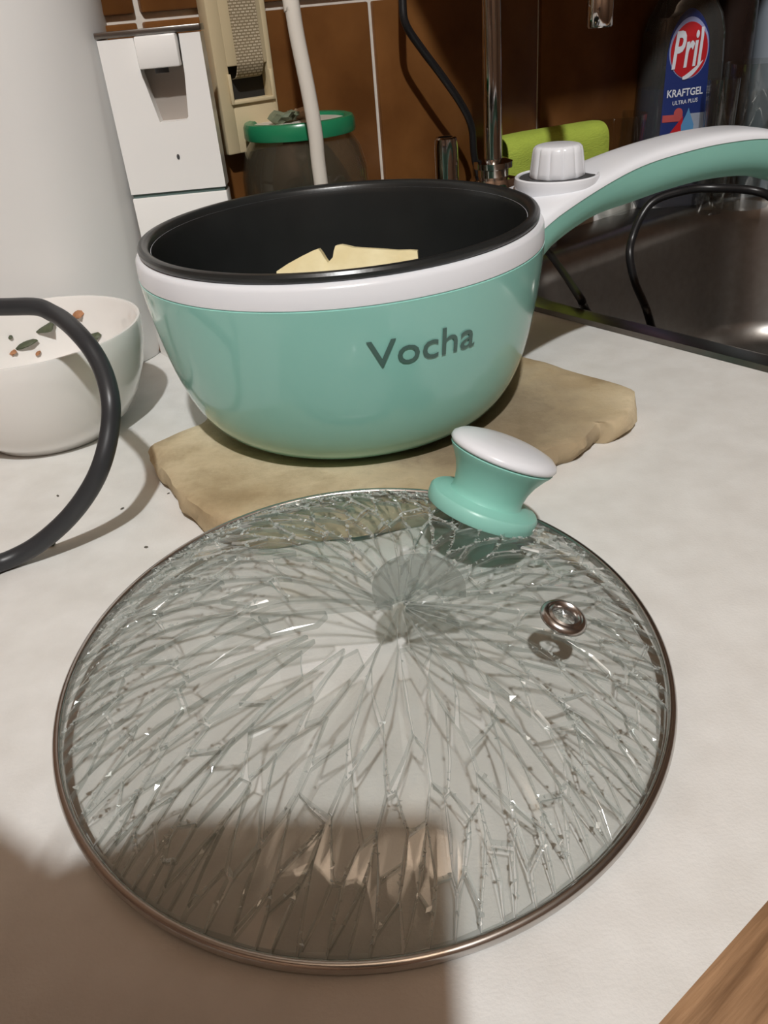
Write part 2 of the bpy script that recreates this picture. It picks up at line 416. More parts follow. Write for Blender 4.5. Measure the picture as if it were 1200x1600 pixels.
# base cabinet under the counter
bc = empty('base_cabinet', sn(.2, .3, FLOOR), 'brown wooden base cabinet under the countertop', 'cabinet')
def bcb(x0, x1, y0, y1, z0, z1, b=.002): return [v - bc.location for v in rbox(x0, x1, y0, y1, z0, z1, b, sn)[0]], rbox(x0, x1, y0, y1, z0, z1, b, sn)[1]
obj('carcass', *bcb(-1.25, .42, .08, .54, FLOOR + .1, -.04), 'cabinet', bc)
obj('plinth', *bcb(-1.25, 1.65, .12, .5, FLOOR + .001, FLOOR + .099), 'dark', bc)
for k in range(4):
    obj('door', *bcb(-1.24 + .415 * k, -.835 + .415 * k, .058, .078, FLOOR + .11, -.05), 'cabinet', bc)

# ------------------------------------------------------------------ sink
sk = empty('kitchen_sink', sn(.73, .3, 0), 'stainless steel sink set into the counter right of the pot', 'sink')
def sk_ring(w, h, r, z, cs=.665, cn=.278, k=10):
    return [sn(cs + x, cn + y, z) - sk.location for x, y in rrect(w, h, r, k)]
outer = [sn(x, y, 0) for x, y in rrect(.60, .472, .012, 10, .738, .297)]
rings = [[p + Vector((0, 0, .0003)) - sk.location for p in outer],
         [p + Vector((0, 0, .003)) - sk.location for p in [sn(x, y, 0) for x, y in rrect(.596, .468, .011, 10, .738, .297)]],
         sk_ring(.424, .424, .105, .0035), sk_ring(.412, .412, .10, .0015), sk_ring(.402, .402, .097, -.005), sk_ring(.396, .396, .095, -.02),
         sk_ring(.37, .37, .09, -.12), sk_ring(.355, .355, .085, -.138), sk_ring(.32, .32, .08, -.146), sk_ring(.10, .10, .049, -.152)]
V, F = loft(rings, (False, True))
obj('basin', V, F, 'steeldull', sk, 50)
V, F = lathe([(.024, -.1515), (.024, -.1495), (.020, -.1485), (.017, -.1505), (.0, -.151)], 32)
dr = obj('drain', [Vector(v) + sn(.665, .278) - sk.location for v in V], F, 'chrome', sk, 40)

# ------------------------------------------------------------------ faucet
fb = Vector((.1055, .66, .003))
ft = empty('faucet', fb, 'tall chrome faucet with a thin curved spout behind the pot', 'faucet')
V, F = lathe([(.024, 0), (.024, .004), (.019, .008), (.0185, .072), (.017, .076), (.0115, .077), (.0115, .082), (.0145, .083), (.0145, .087), (.009, .089)], 32)
obj('body', V, F, 'chrome', ft, 35)
sp = [(0, 0, .085), (0, 0, .17), (0, 0, .25), (.008, -.012, .29), (.028, -.042, .305), (.050, -.072, .29), (.0535, -.0785, .25), (.0535, -.0785, .18)]
obj('spout', *tube(sp, .0068, 16), 'chrome', ft, 50)
V, F = lathe([(.0072, .1705), (.0078, .1715), (.0078, .188), (.0072, .189)], 24)
obj('aerator', [v + Vector((.0535, -.0785, 0)) for v in V], F, 'chrome', ft, 40)
V, F = tube([(.015, -.004, .05), (.035, -.010, .055), (.06, -.016, .06)], .004, 12)
obj('lever', V, F, 'chrome', ft, 50)
sv = empty('soap_pump_stub', Vector((.070, .655, .003)), 'short upright chrome stub left of the tall faucet', 'fitting')
obj('tube', *lathe([(.009, .004), (.009, .100), (.0082, .1065), (.007, .1075), (.0055, .1075), (.0055, .10)], 24), 'chrome', sv, 40)
obj('flange', *lathe([(.014, 0), (.014, .003), (.010, .0055), (.0, .0055)], 24), 'chrome', sv, 40)

# ------------------------------------------------------------------ sandstone slab
def stone():
    pts = [(-.118, .392), (-.110, .372), (-.103, .357), (-.094, .338), (-.085, .324), (-.076, .312), (-.066, .303), (-.052, .299), (-.025, .300), (.0, .302), (.03, .309), (.055, .324), (.074, .341), (.085, .349),
           (.096, .352), (.104, .362), (.110, .369), (.118, .368), (.128, .376), (.133, .385), (.138, .402), (.131, .417), (.115, .436), (.101, .455), (.085, .472), (.06, .488),
           (.02, .495), (-.02, .487), (-.06, .462), (-.088, .430), (-.094, .414), (-.106, .404)]
    pts = smooth_pts([Vector((*p, 0)) for p in pts] + [Vector((*pts[0], 0))], 4)[:-1]
    c = Vector((.01, .39, 0)); n = len(pts)
    def ring(scale, z, amp, seed):
        out = []
        for i, p in enumerate(pts):
            d = (p - c); q = c + d * (1 - scale / max(.05, d.length))
            k = noise.noise(Vector((p.x * 55, p.y * 55, seed))) * amp
            k += noise.noise(Vector((p.x * 160, p.y * 160, seed + 9))) * amp * .5
            q = q + d.normalized() * k
            out.append(Vector((q.x, q.y, z + noise.noise(Vector((p.x * 40, p.y * 40, seed + 4))) * amp * .5)))
        return out
    def zt(p):    # thick along the front, thinner where the pot stands
        k = max(0., min(1., (.358 - p.y) / .05)); return .0124 + .0030 * k * k * (3 - 2 * k)
    def lev(rg, f, add=0): return [Vector((p.x, p.y, p.z + zt(p) * f + add)) for p in rg]
    rings = [[Vector((p.x, p.y, .0002)) for p in ring(.003, 0, .002, 1)], lev(ring(-.001, 0, .0022, 2), .3), lev(ring(-.001, 0, .0022, 3), .66), lev(ring(.0005, 0, .0014, 5), .9), lev(ring(.003, 0, .0006, 6), 1)]
    V, F = loft(rings, (True, False))
    last = rings[-1]; base = len(V) - n
    prev = base
    for sc_ in (.93, .85, .75, .62, .5, .25):
        s = len(V)
        for p in last:
            q = c + (p - c) * sc_
            V.append(Vector((q.x, q.y, zt(q) + .0001 * noise.noise(Vector((q.x * 60, q.y * 60, 2))))))
        for i in range(n):
            k = (i + 1) % n; F.append((prev + i, prev + k, s + k, s + i))
        prev = s
    V.append(Vector((c.x, c.y, zt(c)))); e = len(V) - 1
    for i in range(n): F.append((prev + i, prev + (i + 1) % n, e))
    return V, F
st = obj('stone_slab', *stone(), 'stone', None, 40)
tag(st, 'irregular beige sandstone slab lying under the green pot', 'stone slab')

# ------------------------------------------------------------------ electric pot
PC = Vector((-.009, .436, .0040)); PK = .955      # modelled at unit size, then set at PK of it
def potw(v): return CAM + (Vector(v) - CAM) * PK
pot = empty('electric_pot', potw(PC), 'mint green electric cooking pot with white band and black inner pan', 'pot')
ZB = PC.z
pot.scale = (PK, PK, PK)
ZT_ = .0915          # top of the green shell
def bowl_r(z):   # outer radius of the green shell at world height z
    t = max(0., min(1., (ZT_ - z) / (ZT_ - ZB)))
    return .1026 * max(0., 1 - t ** 1.19) ** (1 / 8.6)
prof = [(.0, ZB), (.060, ZB)]
for t in (.997, .992, .985, .975, .96, .94, .91, .87, .82, .76, .69, .61, .52, .43, .34, .25, .17, .10, .05, .02, 0):
    z = ZT_ - (ZT_ - ZB) * t
    prof.append((bowl_r(z), z))
prof += [(.1020, .0919), (.094, .0919)]
V, F = lathe_open([(r, z - ZB) for r, z in prof], 128)
shell = obj('shell', V, F, 'teal', pot, 40); shell['label'] = 'glossy mint green outer shell'
band = [(.094, .0914), (.1018, .0917), (.1025, .0924), (.1022, .1000), (.1010, .1018), (.099, .1026), (.094, .103)]
obj('band', *lathe_open([(r, z - ZB) for r, z in band], 128), 'white', pot, 40)['label'] = 'white plastic ring band'
pan = [(.0945, .1015), (.0992, .1025), (.1000, .1035), (.1002, .1052), (.0994, .1064), (.0978, .1068), (.0958, .1062), (.0945, .1045), (.0935, .100),
       (.0915, .08), (.088, .055), (.080, .036), (.066, .027), (.04, .0245), (.0, .024)]
obj('inner_pan', *lathe_open([(r, z - ZB) for r, z in pan], 128), 'black', pot, 40)['label'] = 'black non-stick inner pan'
obj('foot', *lathe([(.044, .0), (.046, .001), (.046, .004), (.044, .005)], 48), 'dark', pot, 40)
# printed word on the shell
tv, tf = text_mesh('Vocha', .006)
A0, A1, TZ0, TZ1 = rad(4.6), rad(34.2), .0637, .0765
def on_pot(u, v, off=.0005):
    a = A0 + (A1 - A0) * u; z = TZ0 + (TZ1 - TZ0) * v
    r = bowl_r(z) + off
    return Vector((r * math.sin(a), -r * math.cos(a), z - ZB))
obj('brand_print', [on_pot(u, v) for u, v in tv], tf, 'text', pot)['label'] = 'dark grey lettering Vocha'
# handle
HA = rad(20); HD = Vector((math.cos(HA), math.sin(HA), 0)); HL = Vector((math.sin(HA), -math.cos(HA), 0))
def interp(x, xs, ys): return float(np.interp(x, xs, ys))
hr = [.0995, .1116, .1435, .1709, .1993, .2283, .2596, .285, .305, .318]
seam = [.0900, .0955, .1040, .1100, .1132, .1145, .1127, .105, .094, .084]
bott = [.062, .0735, .0848, .0880, .0915, .0932, .0906, .083, .076, .076]
topz = [.0985, .1030, .1088, .1150, .1185, .1198, .1178, .1105, .099, .0875]
wid = [.032, .030, .022, .0178, .0170, .0175, .0185, .0185, .016, .006]
xs = [hr[0] + (hr[-1] - hr[0]) * i / 40 for i in range(41)]
def csm(x, ys):
    # smooth interpolation (natural-ish cubic through Catmull-Rom)
    i = max(0, min(len(hr) - 2, int(np.searchsorted(hr, x)) - 1)); t = (x - hr[i]) / (hr[i + 1] - hr[i])
    def tang(j):
        a, b = max(0, j - 1), min(len(hr) - 1, j + 1); return (ys[b] - ys[a]) / (hr[b] - hr[a])
    h = hr[i + 1] - hr[i]
    return (2 * t ** 3 - 3 * t * t + 1) * ys[i] + (t ** 3 - 2 * t * t + t) * h * tang(i) + (-2 * t ** 3 + 3 * t * t) * ys[i + 1] + (t ** 3 - t * t) * h * tang(i + 1)
lower, upper = [], []
for x in xs:
    w_, s_, b_, t_ = csm(x, wid), csm(x, seam), csm(x, bott), csm(x, topz)
    lo_, up_ = [], []
    for i in range(15):
        a = PI * i / 14
        c_, q = math.cos(a), math.sin(a)
        lo_.append(HD * x + HL * (w_ * math.copysign(abs(c_) ** .75, c_)) + Vector((0, 0, s_ - (s_ - b_) * q ** .8 - ZB)))
        up_.append(HD * x + HL * ((w_ + .0004) * math.copysign(abs(c_) ** .6, c_)) + Vector((0, 0, s_ + (t_ - s_) * q ** .7 - ZB)))
    lower.append(lo_); upper.append(up_)
hd = obj('handle', *loft(lower), 'tealmatt', pot, 45); hd['label'] = 'mint green curved handle underside'
obj('handle_top', *loft(upper), 'white', pot, 45)['label'] = 'white top shell of the handle'
# dial on a round mount
DC = HD * .1285
mount = lathe([(.0215, .099), (.0235, .106), (.0230, .1090), (.0222, .1096), (.0212, .1092), (.0205, .1070), (.0, .1070)], 48)
obj('dial_mount', [v + DC - Vector((0, 0, ZB)) for v in mount[0]], mount[1], 'white', pot, 40)
ring = lathe([(.0205, .1072), (.0205, .1088), (.014, .1088), (.0, .1088)], 48)
obj('dial_ring', [v + DC - Vector((0, 0, ZB)) for v in ring[0]], ring[1], 'dark', pot, 40)['label'] = 'dark scale ring under the dial'
V, F = [], []
rings = []
for z, r, fl in ((.1089, .0146, .0), (.1095, .0150, .5), (.112, .0148, 1), (.121, .0136, 1), (.1232, .0131, .7), (.1244, .0120, .2), (.1248, .0105, 0)):
    rg = []
    for i in range(96):
        a = 2 * PI * i / 96
        k = max(0, math.cos(a * 12)) ** 4 * .0008 * fl
        rg.append(Vector(((r - k) * math.cos(a), (r - k) * math.sin(a), z - ZB)) + DC)
    rings.append(rg)
obj('dial', *loft(rings), 'white', pot, 40)['label'] = 'white fluted turning dial'
# ------------------------------------------------------------------ slices in the pot
def slice_piece(name, pts, y, lean, th, label, group):
    c = at_y(*pts[0], y)
    z0 = .0738; W = []
    for p in pts:          # point of the leaning slice plane y = y0 + (z - z0) * lean
        d = ray(*p); t = (y + (CAM.z - z0) * lean) / (d.y - d.z * lean); W.append(CAM + d * t)
    for k_ in (-1, -2):      # lower corners stand on the pan's floor
        W[k_] = Vector((W[k_].x, y + (.036 - z0) * lean, .036))
    # lean the slice back: y grows with height
    A = W
    B = [p + Vector((.001, th, -.0015)) for p in A]
    root = empty(name, A[0], label, 'food', group)
    n = len(A)
    V = [p - root.location for p in A + B]
    F = [tuple(range(n)), tuple(range(n, 2 * n))[::-1]]
    bm_f = [0, 0]
    for i in range(n):
        k = (i + 1) % n; F.append((i, k, n + k, n + i)); bm_f.append(0)
    obj('flesh', V, F, 'food', root)
    return root, A, B
g_food = 'pale slices inside the pot'
slice_piece('food_slice', [(432, 424), (450, 412), (470, 401), (488, 392), (497, 388.5), (502, 395), (508, 405), (514, 413), (520, 455), (440, 455)], .432, 1.3, .007, 'pale yellow pointed slice in the pot, left one', g_food)
slice_piece('food_slice', [(511, 412), (520, 402), (521.5, 392), (524, 384), (532, 382.5), (545, 385), (552, 387), (600, 390), (622, 391.5), (640, 391), (652, 392), (650, 440), (520, 450)], .430, 1.3, .008, 'pale yellow long slice in the pot, right one', g_food)

# ------------------------------------------------------------------ glass lid
LC = Vector((-.012, .2117, .0102))
LN = Vector((.0084, -.0848, 1)).normalized()
lx = Vector((1, 0, 0)); lx = (lx - LN * lx.dot(LN)).normalized(); ly = LN.cross(lx)
LM = Matrix((( lx.x, ly.x, LN.x, LC.x), (lx.y, ly.y, LN.y, LC.y), (lx.z, ly.z, LN.z, LC.z), (0, 0, 0, 1)))
lid = empty('pan_cover', LC, 'shattered clear glass pot lid with a steel rim lying on the counter', 'lid')
lid.matrix_world = LM
RG, DH = .0974, .0225
def dome(r): return DH * (1 - min(1.0, (r / RG)) ** 3.0) + .0012
rim = [(.0975, -.0016), (.0990, -.0018), (.1000, -.0012), (.1003, .0), (.0999, .0014), (.0990, .0021), (.0980, .0020), (.0974, .0014), (.0975, -.0016)]
obj('rim', *lathe_open(rim, 160), 'steel', lid, 50)['label'] = 'thin stainless steel rim ring'
# crack pattern: voronoi cells in a warped polar space around the point of impact
IMP = Vector((.014, .001))
R2 = random.Random(21)
NB = 62
seeds = []
def ring_cells():
    # u: angle in [0,2pi); v: warped radius 0..1
    bands = [(.07, 7), (.17, 10), (.28, 13), (.40, 17), (.53, 22), (.66, 30), (.78, 43), (.88, 60), (.955, 90)]
    for v, n in bands:
        off = R2.random() * 2 * PI; u = 0.
        while u < 2 * PI:
            # lower left: long narrow splinters; elsewhere coarser cells
            a = (u + off) % (2 * PI)
            feather = math.exp(-((a - rad(215)) / rad(32)) ** 2)
            back = math.exp(-((a - rad(95)) / rad(55)) ** 2)      # far side: crushed into finer pieces
            step = 2 * PI / n * (1.12 - .42 * feather * min(1, v * 1.6) - .38 * back * min(1, v * 1.5))
            if not (feather > .5 and v > .35 and R2.random() < .30):
                seeds.append((a + R2.uniform(-.36, .36) * step, v + R2.uniform(-.075, .075) * (1.1 - .75 * v)))
            u += step
ring_cells()
def polar(u, v):
    # swirl makes the cracks bend like the ones on the left side of the photo
    a = u + .22 * math.sin(u - .6) * v * v + .10 * v
    d = Vector((math.cos(a), math.sin(a)))
    # distance from impact to the glass edge along d
    b = IMP.dot(d); c = IMP.length_squared - RG * RG
    L = -b + math.sqrt(b * b - c)
    return IMP + d * (L * v)
KU = 1.0
def cell(i):
    u, v = seeds[i]
    sc_u = .30 + .70 * v               # angular distances weigh by radius
    poly = [(-.9, -1.2), (.9, -1.2), (.9, 1.2), (-.9, 1.2)]
    KV = .38                           # radial distances shrink -> long radial cells
    cand = []
    for j, (a, b) in enumerate(seeds):
        if j == i: continue
        du = (a - u + PI) % (2 * PI) - PI
        du *= sc_u; dv = (b - v) * KV
        d2 = du * du + dv * dv
        if d2 < .35: cand.append((d2, du, dv))
    cand.sort()
    poly = [(-.5, (0 - v) * KV + .008), (.5, (0 - v) * KV + .008), (.5, (1 - v) * KV), (-.5, (1 - v) * KV)]
    for d2, du, dv in cand[:40]:
        out = []
        for q in range(len(poly)):
            p, r = poly[q], poly[(q + 1) % len(poly)]
            fp = p[0] * du + p[1] * dv - d2 / 2; fr = r[0] * du + r[1] * dv - d2 / 2
            if fp <= 0: out.append(p)
            if (fp < 0) != (fr < 0) and abs(fp - fr) > 1e-12:
                t = fp / (fp - fr); out.append((p[0] + (r[0] - p[0]) * t, p[1] + (r[1] - p[1]) * t))
        poly = out
        if len(poly) < 3: return None
    # densify, map
    pts = []
    for q in range(len(poly)):
        p, r = poly[q], poly[(q + 1) % len(poly)]
        A_ = (u + p[0] / sc_u, v + p[1] / KV); B_ = (u + r[0] / sc_u, v + r[1] / KV)
        L = (polar(*A_) - polar(*B_)).length
        m = max(1, min(4, int(L / .010) + 1))
        for k in range(m):
            t = k / m; pts.append(polar(A_[0] + (B_[0] - A_[0]) * t, max(.01, A_[1] + (B_[1] - A_[1]) * t)))
    return pts
def in_hole(c):
    # ragged gap left of the impact point, where pieces have fallen out
    e = Vector(((c.x + .0040) / .0195, (c.y + .0095) / .0130))
    return e.length < 1.0
pieces = []
for i in range(len(seeds)):
    p = cell(i)
    if not p or len(p) < 3: continue
    c = sum(p, Vector((0, 0))) / len(p)
    area = abs(sum(p[k].x * p[(k + 1) % len(p)].y - p[(k + 1) % len(p)].x * p[k].y for k in range(len(p)))) / 2
    if in_hole(c): continue
    pieces.append((area, c, p))
pieces.sort(key=lambda t: -t[0])
TG = .0022
def shard_geo(c, p, gap, tilt, lift):
    n = len(p); V = []
    # inset
    q = []
    for a in p:
        d = c - a; L = d.length
        q.append(a + d * min(.4, gap / max(L, 1e-5)))
    tx, ty = tilt
    def P3(a, low):
        z = dome(a.length) + lift + tx * (a.x - c.x) + ty * (a.y - c.y)
        return Vector((a.x, a.y, z - (TG if low else 0)))
    ch = R2.uniform(.0002, .0010)
    q2 = [a + (c - a) * min(.35, ch / max((c - a).length, 1e-5)) for a in q]
    drop = Vector((0, 0, ch * R2.uniform(.5, 1.3)))
    V = [P3(a, 0) for a in q2] + [P3(c, 0)] + [P3(a, 1) for a in q] + [P3(c, 1)] + [P3(a, 0) - drop for a in q]
    F, fm = [], []
    o_ = 2 * n + 2; b_ = R2.random(); bright = [R2.random() < (.8 if b_ < (.85 if c.y > .015 else .5) else .15) for _ in range(n)]
    for k in range(n):
        m = (k + 1) % n
        F.append((k, m, n)); fm.append(0)
        F.append((n + 1 + m, n + 1 + k, 2 * n + 1)); fm.append(0)
        F.append((o_ + k, n + 1 + k, n + 1 + m, o_ + m)); fm.append(1)
        F.append((k, o_ + k, o_ + m, m)); fm.append(2 if bright[k] else 1)
    return V, F, fm
rest_V, rest_F, rest_M = [], [], []
for idx, (area, c, p) in enumerate(pieces):
    rr = c.length / RG
    k = .02 + .05 * rr + (.05 if c.y > .03 else 0)
    tilt = (R2.gauss(0, k), R2.gauss(0, k)); gap = R2.uniform(.00015, .00055); lift = R2.uniform(-.0004, .0004)
    V, F, fm = shard_geo(c, p, gap, tilt, lift)
    if idx < 298:
        obj('glass_shard', V, F, None, lid, None, ['shard', 'shardedge', 'chipglint'], fm)
    else:
        o = len(rest_V); rest_V += V; rest_F += [tuple(i + o for i in f) for f in F]; rest_M += fm
print('shards', len(pieces))
if rest_V: o = obj('small_glass_shards', rest_V, rest_F, None, lid, None, ['shard', 'shardedge', 'chipglint'], rest_M); o['kind'] = 'stuff'
# whitish splinters added along the cracks as painted sparkle, densest towards the far rim
V_, F_ = [], []
for k in range(9000):
    area, c, p = pieces[R2.randrange(len(pieces))]
    if c.y < .02 and R2.random() < .55: continue
    if c.length / RG < .35 + .4 * R2.random() - .25 * (c.y > 0): continue
    a = p[R2.randrange(len(p))]; b = p[(p.index(a) + 1) % len(p)]; q = a + (b - a) * R2.random()
    if q.length > RG * .985: continue
    r_ = R2.uniform(.00015, .0007); o_ = len(V_); base = Vector((q.x, q.y, dome(q.length) + .0001))
    for t_ in range(4):
        V_.append(base + Vector((R2.uniform(-1.6, 1.6) * r_, R2.uniform(-1.6, 1.6) * r_, R2.uniform(-.4, 1.1) * r_)))
    F_ += [(o_, o_ + 1, o_ + 2), (o_, o_ + 3, o_ + 1), (o_, o_ + 2, o_ + 3), (o_ + 1, o_ + 3, o_ + 2)]
sp_ = obj('sparkle_splinters', V_, F_, 'chipglint', lid); sp_['kind'] = 'stuff'
# curled central fragment standing up beside the hole
V, F, fm = [], [], []
n1, n2 = 18, 5
FC = LM.inverted() @ at_z(655, 922, .0365)
def frag(t, s, low):
    a = rad(-10) + t * rad(215)
    r_ = .0115 * (1 - .8 * s)
    x = FC.x + r_ * math.cos(a) * 1.3; y = FC.y + r_ * math.sin(a) * 1.15
    z = dome(math.hypot(x, y)) + .0035 + .004 * math.sin(PI * t) * (1 - s) - (.0028 if low else 0)
    return Vector((x, y, z))
for low in (0, 1):
    for j in range(n2 + 1):
        for i in range(n1 + 1): V.append(frag(i / n1, j / n2, low))
N_ = (n1 + 1) * (n2 + 1)
for j in range(n2):
    for i in range(n1):
        a = j * (n1 + 1) + i
        F.append((a, a + 1, a + n1 + 2, a + n1 + 1)); fm.append(0); b = a + N_
        F.append((b, b + n1 + 1, b + n1 + 2, b + 1)); fm.append(0)
loop = [i for i in range(n1 + 1)] + [j * (n1 + 1) + n1 for j in range(1, n2 + 1)] + [n2 * (n1 + 1) + i for i in range(n1 - 1, -1, -1)] + [j * (n1 + 1) for j in range(n2 - 1, 0, -1)]
for q in range(len(loop)):
    a, b = loop[q], loop[(q + 1) % len(loop)]; F.append((a, b, b + N_, a + N_)); fm.append(1)
obj('centre_fragment', V, F, None, lid, 60, ['shardcrack', 'shardedge'], fm)
# steam vent eyelet
VC = Vector((.0655, -.0050)); vr = VC.length
slope = -(dome(vr + .002) - dome(vr - .002)) / .004
vn = Vector((VC.x / vr * slope, VC.y / vr * slope, 1)).normalized()
V, F = lathe_open([(.0038, -.003), (.0038, .0008), (.0046, .0017), (.0054, .0012), (.0058, .0016), (.0068, .0014), (.0076, .0004), (.0078, -.0006), (.0070, -.0012), (.0052, -.0014), (.005, -.003), (.0038, -.003)], 40)
qm = Vector((0, 0, 1)).rotation_difference(vn).to_matrix()
obj('vent_eyelet', [qm @ v + Vector((VC.x, VC.y, dome(vr) + .0006)) for v in V], F, 'steel', lid, 50)['label'] = 'round steel steam vent eyelet'

# ------------------------------------------------------------------ knob resting on the lid's edge
KB = Vector((.0368, .2735, .0255))
kn = empty('cover_knob', KB, 'broken-off mint green lid knob with white cap on the rim of the glass lid', 'knob')
kax = Vector((.40, .17, .90)).normalized()
kn.scale = (.965, .965, .985); kn.rotation_euler = Vector((0, 0, 1)).rotation_difference(kax).to_euler()
obj('base', *lathe([(.0, 0), (.0205, 0), (.0222, .0006), (.0226, .0016), (.0226, .0052), (.0218, .0062), (.0186, .0068), (.0176, .0074)], 64), 'tealmatt', kn, 40)
obj('stem', *lathe([(.0156, .0064), (.0146, .0080), (.0145, .0105), (.0152, .0140), (.0168, .0180), (.0190, .0216), (.0206, .0236), (.0211, .0246), (.0206, .0250)], 64), 'tealmatt', kn, 50)
obj('cap', *lathe([(.0190, .0250), (.0212, .0254), (.0218, .0264), (.0214, .0278), (.0195, .0292), (.0150, .0304), (.008, .0311), (.0, .0313)], 64), 'white', kn, 50)['label'] = 'white domed cap'

# ------------------------------------------------------------------ bowl with leftovers
BC = Vector((-.1865, .4515, 0))
bp = [(.0, .0022), (.030, .0022), (.0325, .0003), (.0355, .0003), (.0375, .003), (.0450, .009), (.0525, .020), (.0580, .034), (.0610, .048), (.0620, .0585), (.0615, .0600), (.0602, .0600), (.0592, .0585), (.0575, .046), (.054, .032), (.047, .018), (.036, .0095), (.02, .0068), (.0, .0065)]
bw = obj('ceramic_bowl', *lathe_open(bp, 96), 'ceramic', None, 50); bw.location = BC
tag(bw, 'white ceramic bowl with food scraps left of the pot', 'bowl')
def in_bowl(px, py):     # point on the inner surface of the bowl seen at a pixel
    d = ray(px, py); t = .2
    while t < .8:
        p = CAM + d * t; r = math.hypot(p.x - BC.x, p.y - BC.y)
        z = float(np.interp(r, [0, .02, .036, .047, .054, .0575, .0592], [.0065, .0068, .0095, .018, .032, .046, .0585]))
        if r < .0592 and p.z <= z + .0005: return p
        t += .0005
    return CAM + d * .5
for i, (px, py, sx, sy, sz, mk, nm, lab) in enumerate((
        (75, 513, .0058, .0034, .0012, 'herb', 'herb_leaf', 'larger dark green leaf scrap in the white bowl'),
        (40, 541, .0060, .0018, .0008, 'herb', 'herb_leaf', 'flat green stalk scrap in the white bowl'),
        (147, 528, .0042, .0026, .0014, 'herb', 'herb_leaf', 'dark green scrap at the right inner side of the bowl'),
        (124, 493, .0026, .0020, .0012, 'crumb', 'food_crumb', 'orange crumb highest in the white bowl'),
        (22, 553, .0018, .0014, .0008, 'crumb', 'food_crumb', 'orange crumb lowest left in the white bowl'),
        (61, 554, .0014, .0012, .0006, 'crumb', 'food_crumb', 'tiny orange crumb beside the flat green stalk scrap'),
        (18, 529, .0010, .0009, .0006, 'herb', 'herb_leaf', 'tiny green speck in the white bowl'))):
    p = in_bowl(px, py)
    V, F = blob((0, 0, 0), sx * 1.35, sy * 1.5, sz * 1.2, i, .6, 2)
    o = obj(nm, V, F, mk, None, 60); o.location = p + Vector((0, -.0008, .0012)); o.rotation_euler = (rad(25), rad(-12), rad(-20 + 30 * i % 50))
    tag(o, lab, 'food scrap', 'scraps in the bowl')

# ------------------------------------------------------------------ black flexible cable loop over the bowl
cpts = [Vector((-.62, .18, .0042)), Vector((-.52, .26, .0042)), Vector((-.42, .325, .0044)), Vector((-.345, .365, .014)), Vector((-.275, .392, .055)), Vector((-.215, .398, .086)), at_z(30, 479, .0925), at_z(85, 491, .090), at_z(128, 527, .085), at_z(157, 570, .076), at_z(172, 620, .066), at_z(172, 668, .055), at_z(160, 722, .043),
        at_z(138, 768, .031), at_z(104, 812, .019), at_z(60, 850, .009), at_z(20, 872, .0045), at_z(-30, 893, .0042), Vector((-.20, .268, .0042)), Vector((-.28, .235, .0042)), Vector((-.42, .20, .0042)), Vector((-.62, .10, .0042))]
cb_ = obj('black_cable', *tube(cpts, .0040, 16), 'rubber', None, 60)
tag(cb_, 'thick black cable looping in front of the white bowl', 'cable')

# ------------------------------------------------------------------ large white container, left
ap = empty('white_container', Vector((-.28, .58, 0)), 'large smooth white container with rounded corners at the left edge', 'container')
rings = []
for z, gx in ((.0002, -.020), (.004, -.011), (.012, -.005), (.03, 0), (.20, .0), (.40, .0)):
    w_ = .262 + gx; h_ = .118 + gx
    x_r = -.1445 + .045 * z          # slight outward flare
    rings.append([Vector((x_r - w_ / 2 + x, .578 + y, z)) - ap.location for x, y in rrect(w_, h_, .052, 12)])
obj('body', *loft(rings), 'applwhite', ap, 50)
lidr = [[Vector((-.1445 + .018 - .131 + x, .578 + y, z)) - ap.location for x, y in rrect(.266 - q, .122 - q, .052, 12)] for z, q in ((.4003, 0), (.415, 0), (.42, .008))]
obj('container_lid', *loft(lidr), 'applwhite', ap, 50)

# ------------------------------------------------------------------ white enamel box with flap
bx = empty('white_dispenser_box', Vector((-.108, .55, 0)), 'narrow white box with a flap and recess standing against the tiled wall', 'dispenser')
FY = .549
def bxp(x0, x1, y0, y1, z0, z1, b=.0008):
    V, F = rbox(x0, x1, y0, y1, z0, z1, b); return [v - bx.location for v in V], F
XL, XR, ZT, ZS = -.1372, -.0785, .1915, .107
LXa, LXb, RB = -.1165, -.0905, .147
# upper body as a frame around the recess, lower body below the dark seam
def prism(poly, y0, y1):
    return loft([[Vector((x, y, z)) - bx.location for x, z in poly] for y in (y0, y1)])
V, F = join(prism([(XL, ZT), (XL, RB), (LXa + .0058, RB), (LXa + .0006, ZT - .018), (LXa, ZT)], FY, FY + .016), prism([(XR, ZT), (LXb, ZT), (LXb - .0006, ZT - .02), (LXb - .0030, RB + .002), (LXb - .0045, RB), (XR, RB)], FY, FY + .016), prism([(XL, RB), (XL, ZS + .0012), (XR, ZS + .0012), (XR, RB)], FY, FY + .016))
ub = obj('upper_body', V, F, 'boxwhite', bx, 40)
V, F = loft([[Vector((x, y, z)) - bx.location for x, z in ((LXa - .002, ZT), (LXb + .002, ZT), (LXb + .002, RB - .002), (LXa - .002, RB - .002))] for y in (FY + .010, FY + .0155)])
obj('recess', V, F, 'recess', bx)
obj('lower_body', *bxp(XL, XR, FY, FY + .016, .0003, ZS - .0012), 'boxwhite', bx, 40)
obj('seam', *bxp(XL + .0008, XR - .0008, FY + .0012, FY + .015, ZS - .002, ZS + .002, 0), mat('seam_green_grey', (.10, .15, .14), .5, var=.1), bx)
obj('flap', *bxp(LXa + .0012, LXb - .0012, FY - .006, FY + .010, .1755, ZT + .0005, .0012), 'boxwhite', bx, 40)
V, F = lathe([(.0, 0), (.004, 0), (.004, .003), (.0, .003)], 20); obj('flap_catch', [Vector((v.x - .1035, v.y * .5 + FY - .001, v.z + .1728)) - bx.location for v in V], F, 'dark', bx)
